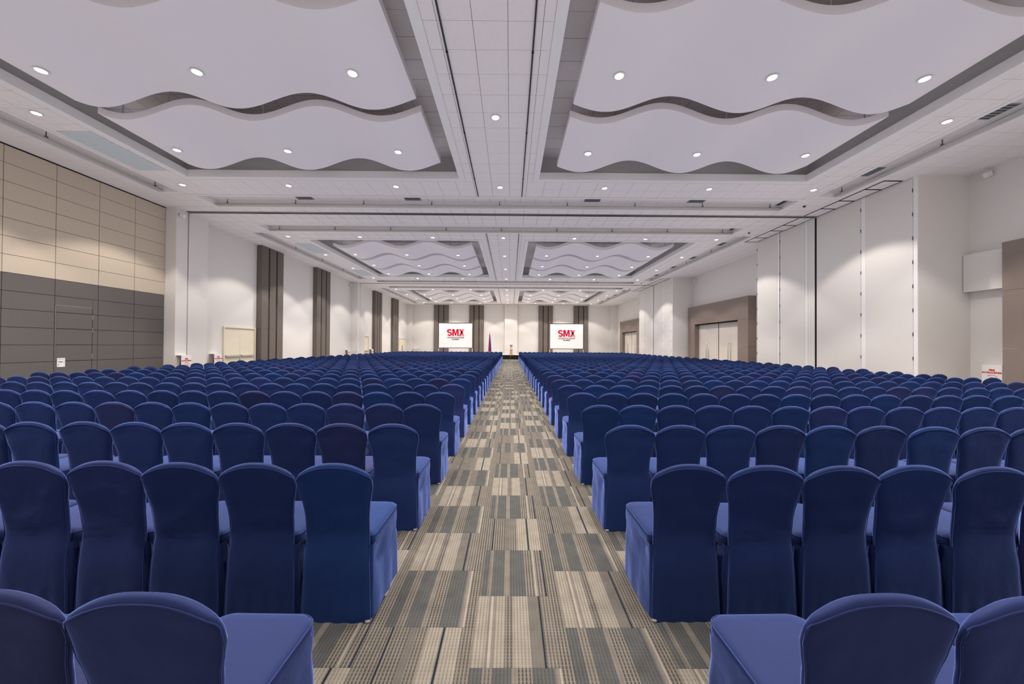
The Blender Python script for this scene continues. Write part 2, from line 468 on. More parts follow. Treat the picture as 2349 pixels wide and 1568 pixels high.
# wave panels ---------------------------------------------------------
WAVEY = [(5.13, 7.63), (8.09, 10.59), (11.05, 13.52)]
WAVEX = [(-10.08, -2.22, -3.2, 3.1), (1.42, 9.25, 2.15, 3.08)]
def wz_(x, xt, lam): return 7.19 - .19 * math.cos(2 * PI * (x - xt) / lam)
for mi_, B in enumerate(BASE):
    for si, (x0, x1, xt, lam) in enumerate(WAVEX):
        for pi_, (a, b_) in enumerate(WAVEY):
            r = tag(empty('wave_panel', ((x0 + x1) / 2, B + (a + b_) / 2, 7.0)), 'white wavy hanging ceiling panel, %s of three in %s coffer, %s' % (ORD[pi_], SIDE[si], MODN[mi_]), 'ceiling panel', 'wavy ceiling panels')
            ox, oy, oz = r.location
            hy = (b_ - a) / 2; n = 72; th = .16
            X = [x0 + (x1 - x0) * i / n for i in range(n + 1)]; Z = [wz_(x, xt, lam) - oz for x in X]
            X = [x - ox for x in X]
            mb = MB()
            for zoff, flip in ((0, 1), (th, 0)):
                n0 = len(mb.v)
                for x, z in zip(X, Z): mb.v += [(x, -hy, z + zoff), (x, hy, z + zoff)]
                for i in range(n):
                    q = (n0 + 2 * i, n0 + 2 * i + 1, n0 + 2 * i + 3, n0 + 2 * i + 2)
                    mb.f.append(q if flip else q[::-1]); mb.sm.append(True)
            for i in range(n):
                mb.quad((X[i], -hy, Z[i]), (X[i + 1], -hy, Z[i + 1]), (X[i + 1], -hy, Z[i + 1] + th), (X[i], -hy, Z[i] + th))
                mb.quad((X[i + 1], hy, Z[i + 1]), (X[i], hy, Z[i]), (X[i], hy, Z[i] + th), (X[i + 1], hy, Z[i + 1] + th))
            mb.quad((X[0], hy, Z[0]), (X[0], -hy, Z[0]), (X[0], -hy, Z[0] + th), (X[0], hy, Z[0] + th))
            mb.quad((X[-1], -hy, Z[-1]), (X[-1], hy, Z[-1]), (X[-1], hy, Z[-1] + th), (X[-1], -hy, Z[-1] + th))
            mb.build('curved_sheet', M['wave'], r)
            for i in (4, 14, 26, 36, 48, 58, 68):
                for yy in (-hy + .15, hy - .15):
                    MB().tube([(X[i], yy, Z[i] + th - .01), (X[i] + rnd.uniform(-.1, .1), yy, ZU - oz)], .014, 6).build('hanger_rod', M['pipe'], r)

# lamps ------------------------------------------------------------------
lens_me = MB().lathe([(.085, -.004), (.085, .0)], 24).mesh('lens', M['lens'])
ring_me = MB().lathe([(.086, -.004), (.088, -.009), (.108, -.005), (.112, .004)], 24).mesh('trim_ring', M['white'])
spot = bpy.data.lights.new('downlight', 'SPOT')
spot.energy = LAMP_W; spot.color = LAMP_COL; spot.spot_size = math.radians(108); spot.spot_blend = .22; spot.shadow_soft_size = .08
def lamp(x, y, z, label, group):
    r = tag(empty('downlight', (x, y, z)), label, 'ceiling light', group)
    link('lens', lens_me, r); link('trim_ring', ring_me, r)
    l = link('downlight_bulb', spot, r); l.location.z = -.02
LX = (-11.5, -7.8, -4.05, -.4, 3.27, 6.95, 10.63)
for mi_, B in enumerate(BASE):
    for ri, yl in enumerate((3.3, 7.1, 11.0, 14.9)):
        for i, x in enumerate(LX):
            if ri in (1, 2) and i not in (0, 3, 6): continue
            if ri in (1, 2): s = ('round downlight by the left slot', 0, 0, 'round downlight on the central strip', 0, 0, 'round downlight by the right slot')[i]
            else: s = '%s round ceiling downlight from the left' % ORD[i]
            lamp(x, B + yl, ZC - .012, '%s, %s lamp row, %s' % (s, ORD[ri], MODN[mi_]), 'ceiling downlights')
    for si, (x0, x1, xt, lam) in enumerate(WAVEX):
        for pi_, (a, b_) in enumerate(WAVEY):
            for k_ in range(3):
                x = xt - lam * (2 - k_) if si == 0 else xt + lam * k_
                lamp(x, B + (a + b_) / 2 + .12, wz_(x, xt, lam) - .012, '%s lamp from left in %s wavy panel of %s coffer, %s' % (ORD[k_], ORD[pi_], SIDE[si], MODN[mi_]), 'lamps in the wavy panels')

# folding wall tracks -----------------------------------------------------
for i, d in enumerate(DIV):
    t = trim('dark folding wall track across the ceiling, %s of two' % ('nearer', 'farther')[i], 'track')
    box('track_top', M['recess'], t, -13.7, 13.0, d - .13, d + .13, ZC + .02, ZC + .06)
    box('track_rail', M['metal'], t, -13.7, 13.0, d - .11, d - .045, ZC - .012, ZC + .02)
    box('track_rail', M['metal'], t, -13.7, 13.0, d + .045, d + .11, ZC - .012, ZC + .02)
    box('track_slot', M['dark'], t, -13.7, 13.0, d - .045, d + .045, ZC + .01, ZC + .02)
    box('track_edge', M['dark'], t, -13.7, 13.0, d - .13, d - .11, ZC - .004, ZC + .02)
    box('track_edge', M['dark'], t, -13.7, 13.0, d + .11, d + .13, ZC - .004, ZC + .02)
    l = trim('ladder shaped parking track beside the %s pocket doors' % ('nearer', 'farther')[i], 'track')
    box('side_rail', M['dark'], l, 12.36, 12.41, d - 3.45, d + 3.75, ZC - .008, ZC)
    box('side_rail', M['dark'], l, 12.97, 13.0, d - 3.45, d + 3.75, ZC - .008, ZC)
    for off in (-3.42, -2.75, -1.75, -.95, 1.05, 1.85, 2.95, 3.72):
        box('rung', M['dark'], l, 12.41, 12.97, d + off - .03, d + off + .03, ZC - .007, ZC)

# ------------------------------------------------------------------ walls
struct(box('wall_left', M['wall'], None, XL - .2, XL, YB - .2, YF + .2, 0, ZC + .06), 'long off-white left wall of the hall', 'wall')
struct(box('wall_right', M['wall'], None, XR, XR + .2, YB - .2, YF + .2, 0, ZC + .06), 'long off-white right wall behind the dark portals', 'wall')
struct(box('wall_front', M['wall'], None, XL, XR, YF, YF + .2, 0, ZC + .06), 'off-white end wall behind the stage', 'wall')
struct(box('wall_back', M['wall'], None, XL, XR, YB - .2, YB, 0, ZC + .06), 'off-white wall at the near end of the hall', 'wall')

# panelled folding partition on the left
PX = XL + .16
part = struct(box('wall_partition', M['dark'], None, XL, PX - .03, YB, 14.81, 0, ZC), 'panelled folding wall, beige above and dark grey below, left side', 'wall')
ROWZ = [0, .47, .98, 1.49, 2.0, 2.51, 3.02, 3.53, 4.04, 4.55, 5.06, 5.57, 6.08, 6.59, ZC - .03]
SEAM = [14.81 - 1.18 * i for i in range(15)]
g = .012
DZ, DY0, DY1 = 2.73, 11.27, 12.29
for i in range(14):
    y1, y0 = SEAM[i], SEAM[i + 1]
    for j in range(14):
        z0, z1 = ROWZ[j], ROWZ[j + 1]
        m_ = M['grey'] if j < 7 else M['beige']
        if i == 2 and z0 < DZ:
            unit_box('panel', m_, part, PX - .03, PX, DY1 + .008, y1 - .008, z0 + g / 2, z1 - g / 2)
            if z1 > DZ: unit_box('panel', m_, part, PX - .03, PX, y0 + .008, DY1, DZ + .006, z1 - g / 2)
        else:
            unit_box('panel', m_, part, PX - .03, PX, y0 + .008, y1 - .008, z0 + g / 2, z1 - g / 2)
ndoor = [0]
def door(label):
    ndoor[0] += 1
    return struct(empty('door_%d' % ndoor[0]), label, 'door')
d = door('flush grey pass door in the panelled folding wall')
for j in range(6):
    z0, z1 = ROWZ[j], min(ROWZ[j + 1], DZ)
    unit_box('panel', M['grey'], d, PX - .03, PX, DY0 + .04, DY1 - .01, z0 + .01, z1 - g / 2)
box('edge_strip', M['metal'], d, PX - .03, PX + .004, DY0 + .008, DY0 + .03, .005, DZ)
box('edge_strip', M['pipe'], d, PX - .03, PX + .003, DY0 + .03, DY1 - .005, DZ - .003, DZ + .004)
for z in (2.42, 1.98, 1.12): box('hinge', M['steel'], d, PX - .01, PX + .012, DY1 - .014, DY1 + .006, z - .07, z + .07)
hp = MB().box(PX, PX + .012, DY0 + .075, DY0 + .275, .80, .83).box(PX, PX + .012, DY0 + .075, DY0 + .275, 1.05, 1.08).box(PX, PX + .012, DY0 + .075, DY0 + .10, .83, 1.05).box(PX, PX + .012, DY0 + .25, DY0 + .275, .83, 1.05).build('handle_plate', M['white'], d)
box('recess_cup', M['white'], hp, PX - .001, PX + .004, DY0 + .10, DY0 + .25, .83, 1.05)
box('pull_bar', M['metal'], hp, PX + .004, PX + .012, DY0 + .11, DY0 + .22, .955, .975)
MB().tube([(PX, DY0 + .115, .87), (PX + .012, DY0 + .115, .87)], .009, 8).build('key_hole', M['dark'], hp)
struct(box('trim_track_over_partition', M['dark'], None, PX - .03, PX + .01, YB, 14.81, ZC - .03, ZC), 'dark track line above the panelled folding wall', 'trim')

# pilasters on the left
def pilaster(y0, ys_, y1, label):
    t = trim(label, 'pilaster')
    box('near_half', M['wall'], t, XL, -13.7, y0, ys_ - .03, 0, ZC)
    box('far_half', M['wall'], t, XL, -13.7, ys_ + .03, y1, 0, ZC)
    box('jamb_slit', M['dark'], t, XL, -13.76, ys_ - .03, ys_ + .03, 0, ZC)
pilaster(14.82, 15.38, 16.38, 'white pilaster with a dark jamb slit, beside the panelled wall')
pilaster(32.4, 32.98, 34.0, 'white pilaster with a dark jamb slit, farther along left wall')
t = trim('white corner pilaster at the left of the stage wall', 'pilaster'); box('shaft', M['wall'], t, XL, -13.6, 49.9, YF, 0, ZC)
t = trim('white corner pilaster at the right of the stage wall', 'pilaster'); box('shaft', M['wall'], t, 13.9, XR, 49.9, YF, 0, ZC)
t = trim('white central pilaster behind the podium', 'pilaster'); box('shaft', M['wall'], t, -.83, .94, YF - .4, YF, 0, ZC)

# brown vertical fins
def fin_group(label, slabs):
    t = trim(label, 'fin cladding')
    for (x0, x1, y0, y1) in slabs:
        for z0, z1 in ((0, 2.4), (2.4, 4.66), (4.66, ZC)):
            unit_box('panel', M['fin'], t, x0, x1, y0, y1, z0 + .003, z1 - .003)
    xs0, xs1 = min(s[0] for s in slabs), max(s[1] for s in slabs); ys0, ys1 = min(s[2] for s in slabs), max(s[3] for s in slabs)
    if xs1 - xs0 < 1: box('back_board', M['dark'], t, XL, XL + .02, ys0, ys1, 0, ZC)
    else: box('back_board', M['dark'], t, xs0, xs1, YF - .02, YF, 0, ZC)
for i, (y0, y1) in enumerate(((20.39, 22.3), (26.2, 28.1), (37.45, 39.45), (43.3, 45.3))):
    wd = (y1 - y0 - .28) / 3
    fin_group('%s cluster of three brown vertical fins along the left wall' % ORD[i], [(XL, XL + .3, y0 + k * (wd + .14), y0 + k * (wd + .14) + wd) for k in range(3)])
for i, (x0, x1) in enumerate(((-10.68, -8.65), (-5.76, -3.75), (3.89, 5.87), (8.8, 10.81))):
    wd = (x1 - x0 - .2) / 3
    fin_group('%s cluster of three brown vertical fins on the stage wall' % ORD[i], [(x0 + k * (wd + .1), x0 + k * (wd + .1) + wd, YF - .26, YF) for k in range(3)])

# doors in the left wall
def cream_door(y0, y1, h, label, kind):
    d = door(label)
    X = XL
    box('frame', M['cream'], d, X, X + .07, y0 - .07, y0, 0, h); box('frame', M['cream'], d, X, X + .07, y1, y1 + .07, 0, h)
    box('frame', M['cream'], d, X, X + .07, y0 - .07, y1 + .07, h, h + .07)
    ym = (y0 + y1) / 2
    for a, b_ in ((y0 + .005, ym - .004), (ym + .004, y1 - .005)):
        lf = box('leaf', M['cream'], d, X + .002, X + .02, a, b_, .01, h - .005)
        if kind == 'panic':
            bar = MB().box(X + .05, X + .11, a + .05, b_ - .05, .90, .97).box(X + .02, X + .06, a + .05, a + .15, .89, .98).box(X + .02, X + .06, b_ - .15, b_ - .05, .89, .98)
            bar.build('panic_bar', M['pipe'], lf)
        else:
            s = ym - .08 if b_ < ym else ym + .08
            MB().tube([(X + .02, s, 1.45), (X + .07, s, 1.45), (X + .07, s, .75), (X + .02, s, .75)], .016, 6).build('pull_handle', M['dmetal'], lf)
    box('meeting_gap', M['dark'], d, X + .002, X + .012, ym - .004, ym + .004, .01, h - .005)
    if kind == 'panic': box('mullion_latch', M['pipe'], d, X + .02, X + .06, ym - .025, ym + .025, .01, 1.0)
cream_door(18.1, 20.2, 2.36, 'cream double door with panic bars, left wall before the first fins', 'panic')
cream_door(34.3, 36.35, 2.34, 'cream double door just past the farther left pilaster', 'panic')
cream_door(46.5, 48.9, 2.32, 'cream double door with dark pulls in the far left corner', 'pull')

# pocket enclosures on the right, doors for the parked folding wall
def pocket(div, which):
    y0, y1, X = div - 3.83, div + 3.75, 13.05
    w_ = struct(box('wall_pocket', M['wall'], None, X + .03, XR, y0, y1, 0, ZC), 'off-white pocket enclosure jutting from right wall, %s one' % which, 'wall')
    cols = [(y0, y0 + .12, 0), (y0 + .13, y0 + 1.70, 1), (y0 + 1.70, y0 + 1.86, 0), (y0 + 1.87, div - .0, 1), (div + .10, div + .46, 0), (div + .47, div + .60, 0), (div + .61, div + 2.10, 1), (div + 2.14, div + 2.27, 0), (div + 2.28, div + 3.72, 1)]
    names = ('nearest', 'second', 'third', 'farthest'); k = 0
    for a, b_, isd in cols:
        if not isd:
            box('jamb_strip', M['trim' if b_ - a < .2 else 'wall'], w_, X + .0, X + .03, a, b_, 0, ZC); continue
        d = door('tall off-white pocket door, %s of four in the %s pocket' % (names[k], which))
        box('leaf', M['wall'], d, X + .002, X + .03, a + .004, b_ - .004, .01, ZC - .03)
        hy = a if k < 2 else b_
        for h in range(9):
            z = .45 + h * .78
            unit_box('hinge', M['dmetal'], d, X - .012, X + .004, hy - .012, hy + .012, z - .06, z + .06)
        k += 1
    box('jamb_slit', M['dark'], w_, X + .012, X + .03, div, div + .10, 0, ZC)
    box('jamb_gap', M['dark'], w_, X + .02, X + .03, div + 2.10, div + 2.14, 0, ZC)
pocket(DIV[0] + .02, 'nearer')
pocket(DIV[1], 'farther')

# dark portals with doors
def portal(y0, y1, label, which):
    X0, X1 = 14.25, XR
    t = trim(label, 'portal')
    a, b_, h, top = y0 + 1.0, y1 - 1.0, 3.2, 4.65
    for z0, z1 in ((0, 1.58), (1.58, 3.25)):
        unit_box('panel', M['portal'], t, X0, X1, y0, a, z0 + .003, z1 - .003)
        unit_box('panel', M['portal'], t, X0, X1, b_, y1, z0 + .003, z1 - .003)
    unit_box('panel', M['portal'], t, X0, X1, y0, y1, 3.253, top)
    ym = (a + b_) / 2
    box('header_strip', M['dark'], t, X0 + .02, X1, a, b_, 3.2, 3.25)
    box('centre_post', M['dark'], t, X0 + .34, X0 + .40, ym - .03, ym + .03, 0, 3.2)
    for k, (c0, c1) in enumerate(((a, ym - .03), (ym + .03, b_))):
        d = door('pale wooden double door, %s pair in the %s' % (('nearer', 'farther')[k], which))
        cm = (c0 + c1) / 2
        for s, (e0, e1) in enumerate(((c0 + .01, cm - .004), (cm + .004, c1 - .01))):
            lf = box('leaf', M['pale'], d, X0 + .34, X0 + .39, e0, e1, .01, 3.19)
            yy = cm - .14 if s == 0 else cm + .14
            MB().tube([(X0 + .34, yy, 1.8), (X0 + .27, yy, 1.8), (X0 + .27, yy, .62), (X0 + .34, yy, .62)], .016, 6).build('pull_handle', M['steel'], lf)
portal(3.2, 10.42, 'brown wall portal nearest on the right', 'nearest portal')
portal(21.65, 28.95, 'brown wall portal between the two pocket enclosures', 'middle portal')
portal(39.9, 47.1, 'brown wall portal past the farther pocket enclosure', 'far portal')
for i, (y0, y1) in enumerate(((10.42, 11.52), (47.1, 48.3))):
    struct(box('trim_soffit_box' if i == 0 else 'trim_soffit_box_far', M['wall'], None, 14.5, XR, y0, y1, 3.36, 4.54), 'off-white boxed soffit beside the %s brown portal' % ('nearest', 'far')[i], 'soffit')

# ------------------------------------------------------------------ stage, screens, flag, podium
st = tag(empty('stage', (0, 39.8, 0)), 'low black stage platform at the end of the aisle', 'stage')
box('deck', M['stagewood'], st, -3.9, 3.9, -.02, 4.2, .46, .5)
for i in range(8):
    x0 = -3.9 + i * .975
    unit_box('skirt_panel', M['black'], st, x0 + .005, x0 + .97, 0, .02, .002, .46)
box('side_skirt', M['black'], st, -3.9, -3.88, .02, 4.2, .002, .46); box('side_skirt', M['black'], st, 3.88, 3.9, .02, 4.2, .002, .46)

def fade_mat():
    m, nt, p = nodes_of('logo_fade')
    N, L = nt.nodes.new, nt.links.new
    tc = N('ShaderNodeTexCoord'); sx = N('ShaderNodeSeparateXYZ'); rp = N('ShaderNodeValToRGB')
    L(tc.outputs['Generated'], sx.inputs[0]); L(sx.outputs[0], rp.inputs[0]); L(rp.outputs[0], p.inputs['Base Color'])
    rp.color_ramp.elements[0].color = (.62, .012, .05, 1); rp.color_ramp.elements[1].color = (.80, .30, .33, 1)
    rp.color_ramp.elements[0].position = .25
    p.inputs['Roughness'].default_value = .6
    return m
M['logofade'] = fade_mat()
def screen(x0, x1, z0, z1, label):
    xc, Y = (x0 + x1) / 2, 42.0
    s = tag(empty('projection_screen', (xc, Y, 0)), label, 'screen', 'projection screens')
    h = (x1 - x0) / 2
    MB().box(-h, h, 0, .01, z0, z1).build('screen_cloth', M['screen'], s)
    for b in ((-h - .07, h + .07, -.02, .04, z1, z1 + .07), (-h - .07, h + .07, -.02, .04, z0 - .07, z0), (-h - .07, -h, -.02, .04, z0, z1), (h, h + .07, -.02, .04, z0, z1)):
        box('frame_bar', M['dmetal'], s, *b)
    for sx in (-1, 1):
        lg = box('leg', M['pale'], s, sx * (h + .03) - .03, sx * (h + .03) + .03, -.01, .05, .03, z0 - .07)
        MB().box(sx * (h + .03) - .035, sx * (h + .03) + .035, -.5, .5, 0, .035).build('foot', M['dmetal'], lg)
    zc = (z0 + z1) / 2
    R = (PI / 2, 0, 0)
    Yt = -.012
    def glyph(polys, x0, zb, m_):
        mb = MB()
        for P in polys:
            n0 = len(mb.v)
            mb.v += [(x0 + x, Yt, zb + z * .84) for x, z in P]
            mb.f.append(tuple(range(n0, n0 + len(P)))); mb.sm.append(False)
        return mb.build('logo_letter', m_, s)
    S = [(1.12 * .19 * math.cos(math.radians(a)), .57 + .19 * math.sin(math.radians(a))) for a in range(25, 271, 15)]
    S += [(1.12 * .19 * math.cos(math.radians(a)), .19 + .19 * math.sin(math.radians(a))) for a in range(75, -156, -15)]
    rib = []
    for i in range(len(S) - 1):
        def side(j):
            p, q = S[max(0, j - 1)], S[min(len(S) - 1, j + 1)]
            dx, dz = q[0] - p[0], q[1] - p[1]; l_ = math.hypot(dx, dz)
            return (S[j][0] - dz / l_ * .095, S[j][1] + dx / l_ * .095), (S[j][0] + dz / l_ * .095, S[j][1] - dx / l_ * .095)
        (a0, b0), (a1, b1) = side(i), side(i + 1)
        rib.append((a0, b0, b1, a1))
    zb = zc + .02
    glyph(rib, -.70, zb, M['logored'])
    glyph([((0, -.09), (.19, -.09), (.19, .85), (0, .85)), ((.56, -.09), (.75, -.09), (.75, .85), (.56, .85)),
           ((.10, .85), (.25, .85), (.44, -.02), (.31, -.02)), ((.65, .85), (.50, .85), (.31, -.02), (.44, -.02))], -.38, zb, M['logored'])
    glyph([((-.03, .85), (.21, .85), (.62, -.09), (.38, -.09)), ((.36, .85), (.60, .85), (.20, -.09), (-.04, -.09))], .43, zb, M['logofade'])
    text('logo_lettering', 'CONVENTION CENTER', .17, (0, Yt, zc - .22), R, M['ink'], s, .002, 1.1)
    box('logo_line', M['logored'], s, -.95, .95, Yt - .002, Yt + .004, zc - .345, zc - .325)
    text('logo_lettering', 'CLARK', .2, (0, Yt, zc - .46), R, M['ink'], s, .006, 1.35)
screen(-8.31, -4.45, 1.24, 4.06, 'white projection screen left of the flag')
screen(4.59, 8.43, 1.21, 4.05, 'white projection screen right of the podium')

fl = tag(empty('flag', (-2.4, 41.8, .5)), 'furled blue and red flag on a pole standing on the stage', 'flag')
MB().lathe([(.20, 0), (.20, .03), (.06, .07), (.02, .10)], 16).build('base', M['brass'], fl)
MB().tube([(0, 0, .08), (0, 0, 2.46)], .016, 8).build('pole', M['wood'], fl)
MB().lathe([(.01, 2.44), (.035, 2.48), (.035, 2.52), (.004, 2.60)], 10).build('finial', M['brass'], fl)
def drape(a0, a1, name, m_):
    mb = MB(); n, k = 22, 18
    for i in range(k + 1):
        t = i / k; z = 2.36 - 2.05 * t; R0 = .03 + .15 * t ** .8
        for j in range(n + 1):
            a = a0 + (a1 - a0) * j / n
            r = R0 * (1 + .16 * math.sin(a * 7 + t * 2)) * (1 - .35 * max(0, t - .9) * 5)
            mb.v.append((r * math.cos(a), r * .6 * math.sin(a), z + .05 * math.sin(a * 2)))
    for i in range(k):
        for j in range(n):
            a = i * (n + 1) + j
            mb.f.append((a, a + n + 1, a + n + 2, a + 1)); mb.sm.append(True)
    mb.build(name, m_, fl)
drape(-PI * .62, PI * .38, 'blue_cloth', M['flagblue']); drape(PI * .38, PI * 1.38, 'red_cloth', M['flagred'])

pd = tag(empty('podium', (.08, 41.3, .5)), 'slim podium with wooden column and white top on the stage', 'podium')
box('base', M['wood'], pd, -.26, .26, -.2, .2, 0, .04)
MB().box(-.15, .15, -.10, .12, .04, .62).build('column', M['wood'], pd)
box('front_sign', M['acryl'], pd, -.17, .17, -.125, .12, .62, .88)
text('sign_lettering', 'SMX', .14, (0, -.128, .76), (PI / 2, 0, 0), M['logored'], pd, .005)
box('neck', M['steel'], pd, -.13, .13, -.08, .10, .88, 1.06)
mb = MB(); mb.box(-.32, .32, -.24, .20, 1.06, 1.13); mb.v = [(x, y, z + (.07 if y < 0 else 0) * (1 if z > 1 else 0)) for x, y, z in mb.v]
mb.build('reading_top', M['acryl'], pd)

# ------------------------------------------------------------------ small wall things
def extinguisher(loc, rz, label, sign=True):
    """bracket with a sign board; local +x faces the room, +y runs along the wall"""
    r = tag(empty('fire_extinguisher_stand', loc, rz), label, 'fire extinguisher', 'fire extinguisher stands')
    box('top_plate', M['white'], r, 0, .24, -.23, .23, 1.06, 1.075)
    b = box('sign_board', M['white'], r, .225, .24, -.23, .23, .25, 1.06)
    R = (PI / 2, 0, PI / 2)
    text('lettering', 'FIRE', .075, (.242, 0, .915), R, M['red'], b, .004)
    text('lettering', 'EXTINGUISHER', .066, (.242, 0, .84), R, M['red'], b, .003)
    pts = [(.243, -.07, .35), (.243, -.07, .63), (.243, -.05, .68), (.243, -.02, .70), (.243, .03, .70), (.243, .06, .67), (.243, .07, .62), (.243, .07, .35)]
    MB().tube(pts, .007, 5).build('pictogram', M['red'], b)
    MB().tube([(.243, -.09, .74), (.243, -.05, .77), (.243, .05, .77), (.243, .11, .72), (.243, .125, .64), (.243, .125, .42)], .006, 5).build('pictogram', M['red'], b)
    e = MB().lathe([(.055, .28), (.066, .31), (.066, .74), (.05, .79), (.022, .82), (.022, .86)], 16, (.12, -.05, 0)).build('cylinder', M['red'], r)
    MB().box(.10, .14, -.12, .0, .86, .89).box(.11, .13, -.13, -.02, .90, .93).build('valve', M['ink'], e)
    MB().tube([(.12, -.08, .86), (.12, -.15, .83), (.12, -.16, .6), (.12, -.14, .45)], .011, 6).build('hose', M['ink'], e)
    MB().box(0, .06, -.11, .01, .5, .55).build('bracket', M['dmetal'], r)
extinguisher((-13.7, 15.10, 0), 0, 'fire extinguisher with white sign board on the near left pilaster')
extinguisher((XL, 17.48, 0), 0, 'fire extinguisher with white sign board beside the cream door')
extinguisher((XL, 31.6, 0), 0, 'fire extinguisher stand just before the farther left pilaster')
extinguisher((XL, 36.95, 0), 0, 'fire extinguisher stand before the third fin cluster')
extinguisher((-13.2, YF, 0), -PI / 2, 'fire extinguisher stand in the far left corner')
extinguisher((XR, 10.85, 0), PI, 'fire extinguisher with white sign board by the nearest brown portal')

def speaker(loc, rz, label):
    r = tag(empty('wall_speaker', loc, rz), label, 'speaker', 'white wall speakers'); r.scale = (.6, .6, .6)
    b = MB().box(-.13, .13, -.10, .10, -.12, .12).build('cabinet', M['white'], r); b.rotation_euler.y = math.radians(22); b.location = (.22, 0, -.02)
    g_ = MB().box(.13, .136, -.085, .085, -.105, .105).build('grille', M['trim'], b)
    MB().tube([(0, 0, .03), (.12, 0, .03), (.16, 0, 0)], .012, 6).box(0, .01, -.04, .04, -.03, .09).build('bracket', M['dmetal'], r)
speaker((-13.7, 14.95, 6.84), 0, 'white speaker high on the near left pilaster')
speaker((XR, 11.0, 6.92), PI, 'white speaker high on the right wall above the nearest portal')
speaker((XL, 32.1, 6.8), 0, 'white speaker high in the corner of the farther left pilaster')
speaker((XL, 49.5, 6.85), 0, 'white speaker high in the far left corner')
speaker((XR, 28.7, 6.85), PI, 'white speaker high on the right wall above the middle portal')
speaker((XR, 49.5, 6.85), PI, 'white speaker high in the far right corner')

for i, (x, y) in enumerate(((11.45, 14.05), (11.5, 17.4), (11.45, 31.65), (11.5, 35.0))):
    r = tag(empty('dome_camera', (x, y, ZC)), 'small black dome camera %s the %s wall track, right side' % (('before', 'past')[i % 2], ('nearer', 'farther')[i // 2]), 'camera', 'ceiling dome cameras')
    MB().lathe([(.06, 0), (.07, -.02), (.06, -.035)][::-1], 14).build('base_ring', M['white'], r)
    MB().lathe([(.052, -.035), (.048, -.06), (.03, -.08), (.008, -.088)][::-1], 14).build('dome', M['ink'], r)

# ------------------------------------------------------------------ chairs
def interp(t, tab):
    for (a, va), (b, vb) in zip(tab, tab[1:]):
        if t <= b:
            k = (t - a) / (b - a); k = max(0, min(1, k)); k = k * k * (3 - 2 * k) * .5 + k * .5
            return va + (vb - va) * k
    return tab[-1][1]
WID = [(0, .200), (.15, .195), (.35, .187), (.50, .182), (.60, .184), (.67, .192), (.72, .204), (.77, .2135), (.81, .2140), (.835, .208), (.85, .195)]
YC = [(0, .022), (.3, .028), (.48, .045), (.60, .034), (.75, .008), (.85, -.018)]
TH = [(0, .028), (.45, .045), (.6, .055), (.75, .052), (.85, .046)]
def back_pt(u, v, side, wr):
    z0 = v * .85
    k = max(0, min(1, (z0 - .55) / .30)); k = k * k * (3 - 2 * k)
    x = u * interp(z0, WID); z = z0 + k * .062 * (1 - abs(u) ** 2.4)
    e = math.sqrt(max(0, 1 - abs(u) ** 7)) * math.sqrt(max(0, 1 - max(0, (v - .90) / .10) ** 3))
    y = interp(z0, YC) + side * interp(z0, TH) / 2 * e
    if wr is not None and e > .2:
        q = Vector((x * 5 + wr * 13.7, z * 9, wr * 3.1))
        y += (.0045 * noise.noise(q) + .002 * noise.noise(q * 2.7)) * e
        y += .003 * math.sin(z * 55 + 3 * x + wr) * max(0, 1 - abs(z - .5) / .12) * e * (1 if wr > 1 else .4)
        y += .004 * math.sin(x * 70 + wr) * max(0, .22 - z) / .22 * e
    return (x, y, z)
def back_mesh(nu, vs, wr):
    us = [math.sin(PI / 2 * (2 * i / nu - 1)) for i in range(nu + 1)]
    mb = MB()
    for side in (-1, 1):
        n0 = len(mb.v)
        for v in vs:
            for u in us: mb.v.append(back_pt(u, v, side, wr))
        for i in range(len(vs) - 1):
            for j in range(nu):
                a = n0 + i * (nu + 1) + j
                q = (a, a + 1, a + nu + 2, a + nu + 1)
                mb.f.append(q if side < 0 else q[::-1]); mb.sm.append(True)
    return mb
def outline(n, hw=.205, y0=.055, y1=.50, rf=.07, rb=.02):
    P = []
    for cx, cy, r, a0 in ((hw - rf, y1 - rf, rf, 0), (-hw + rf, y1 - rf, rf, 90), (-hw + rb, y0 + rb, rb, 180), (hw - rb, y0 + rb, rb, 270)):
        for i in range(n + 1):
            a = math.radians(a0 + 90 * i / n); P.append((cx + r * math.cos(a), cy + r * math.sin(a)))
    out = []
    for i in range(len(P)):                                    # a few points on the straights
        out.append(P[i]); q = P[(i + 1) % len(P)]
        if math.dist(P[i], q) > .15:
            m_ = max(2, n)
            for k in range(1, m_): out.append((P[i][0] + (q[0] - P[i][0]) * k / m_, P[i][1] + (q[1] - P[i][1]) * k / m_))
    return out
def loft(mb, rings, cap_top=True):
    n = len(rings[0]); n0 = len(mb.v)
    for r in rings: mb.v += r
    for i in range(len(rings) - 1):
        for j in range(n):
            a, b = n0 + i * n, n0 + (i + 1) * n
            mb.f.append((a + j, a + (j + 1) % n, b + (j + 1) % n, b + j)); mb.sm.append(True)
    if cap_top:
        c = len(mb.v); R = rings[-1]
        mb.v.append((sum(p[0] for p in R) / n, sum(p[1] for p in R) / n, R[-1][2] + .004))
        for j in range(n):
            mb.f.append((n0 + (len(rings) - 1) * n + j, n0 + (len(rings) - 1) * n + (j + 1) % n, c)); mb.sm.append(True)
    return mb
def inset(P, d):
    cx, cy = 0, .28
    return [(cx + (x - cx) * (1 - d / .212), cy + (y - cy) * (1 - d / .225)) for x, y in P]
def seat_mesh(n):
    P = outline(n)
    rings = [[(x, y, z) for x, y in inset(P, d)] for z, d in ((.40, .004), (.445, 0), (.466, .002), (.478, .010), (.486, .026), (.491, .06), (.494, .12))]
    return loft(MB(), rings)
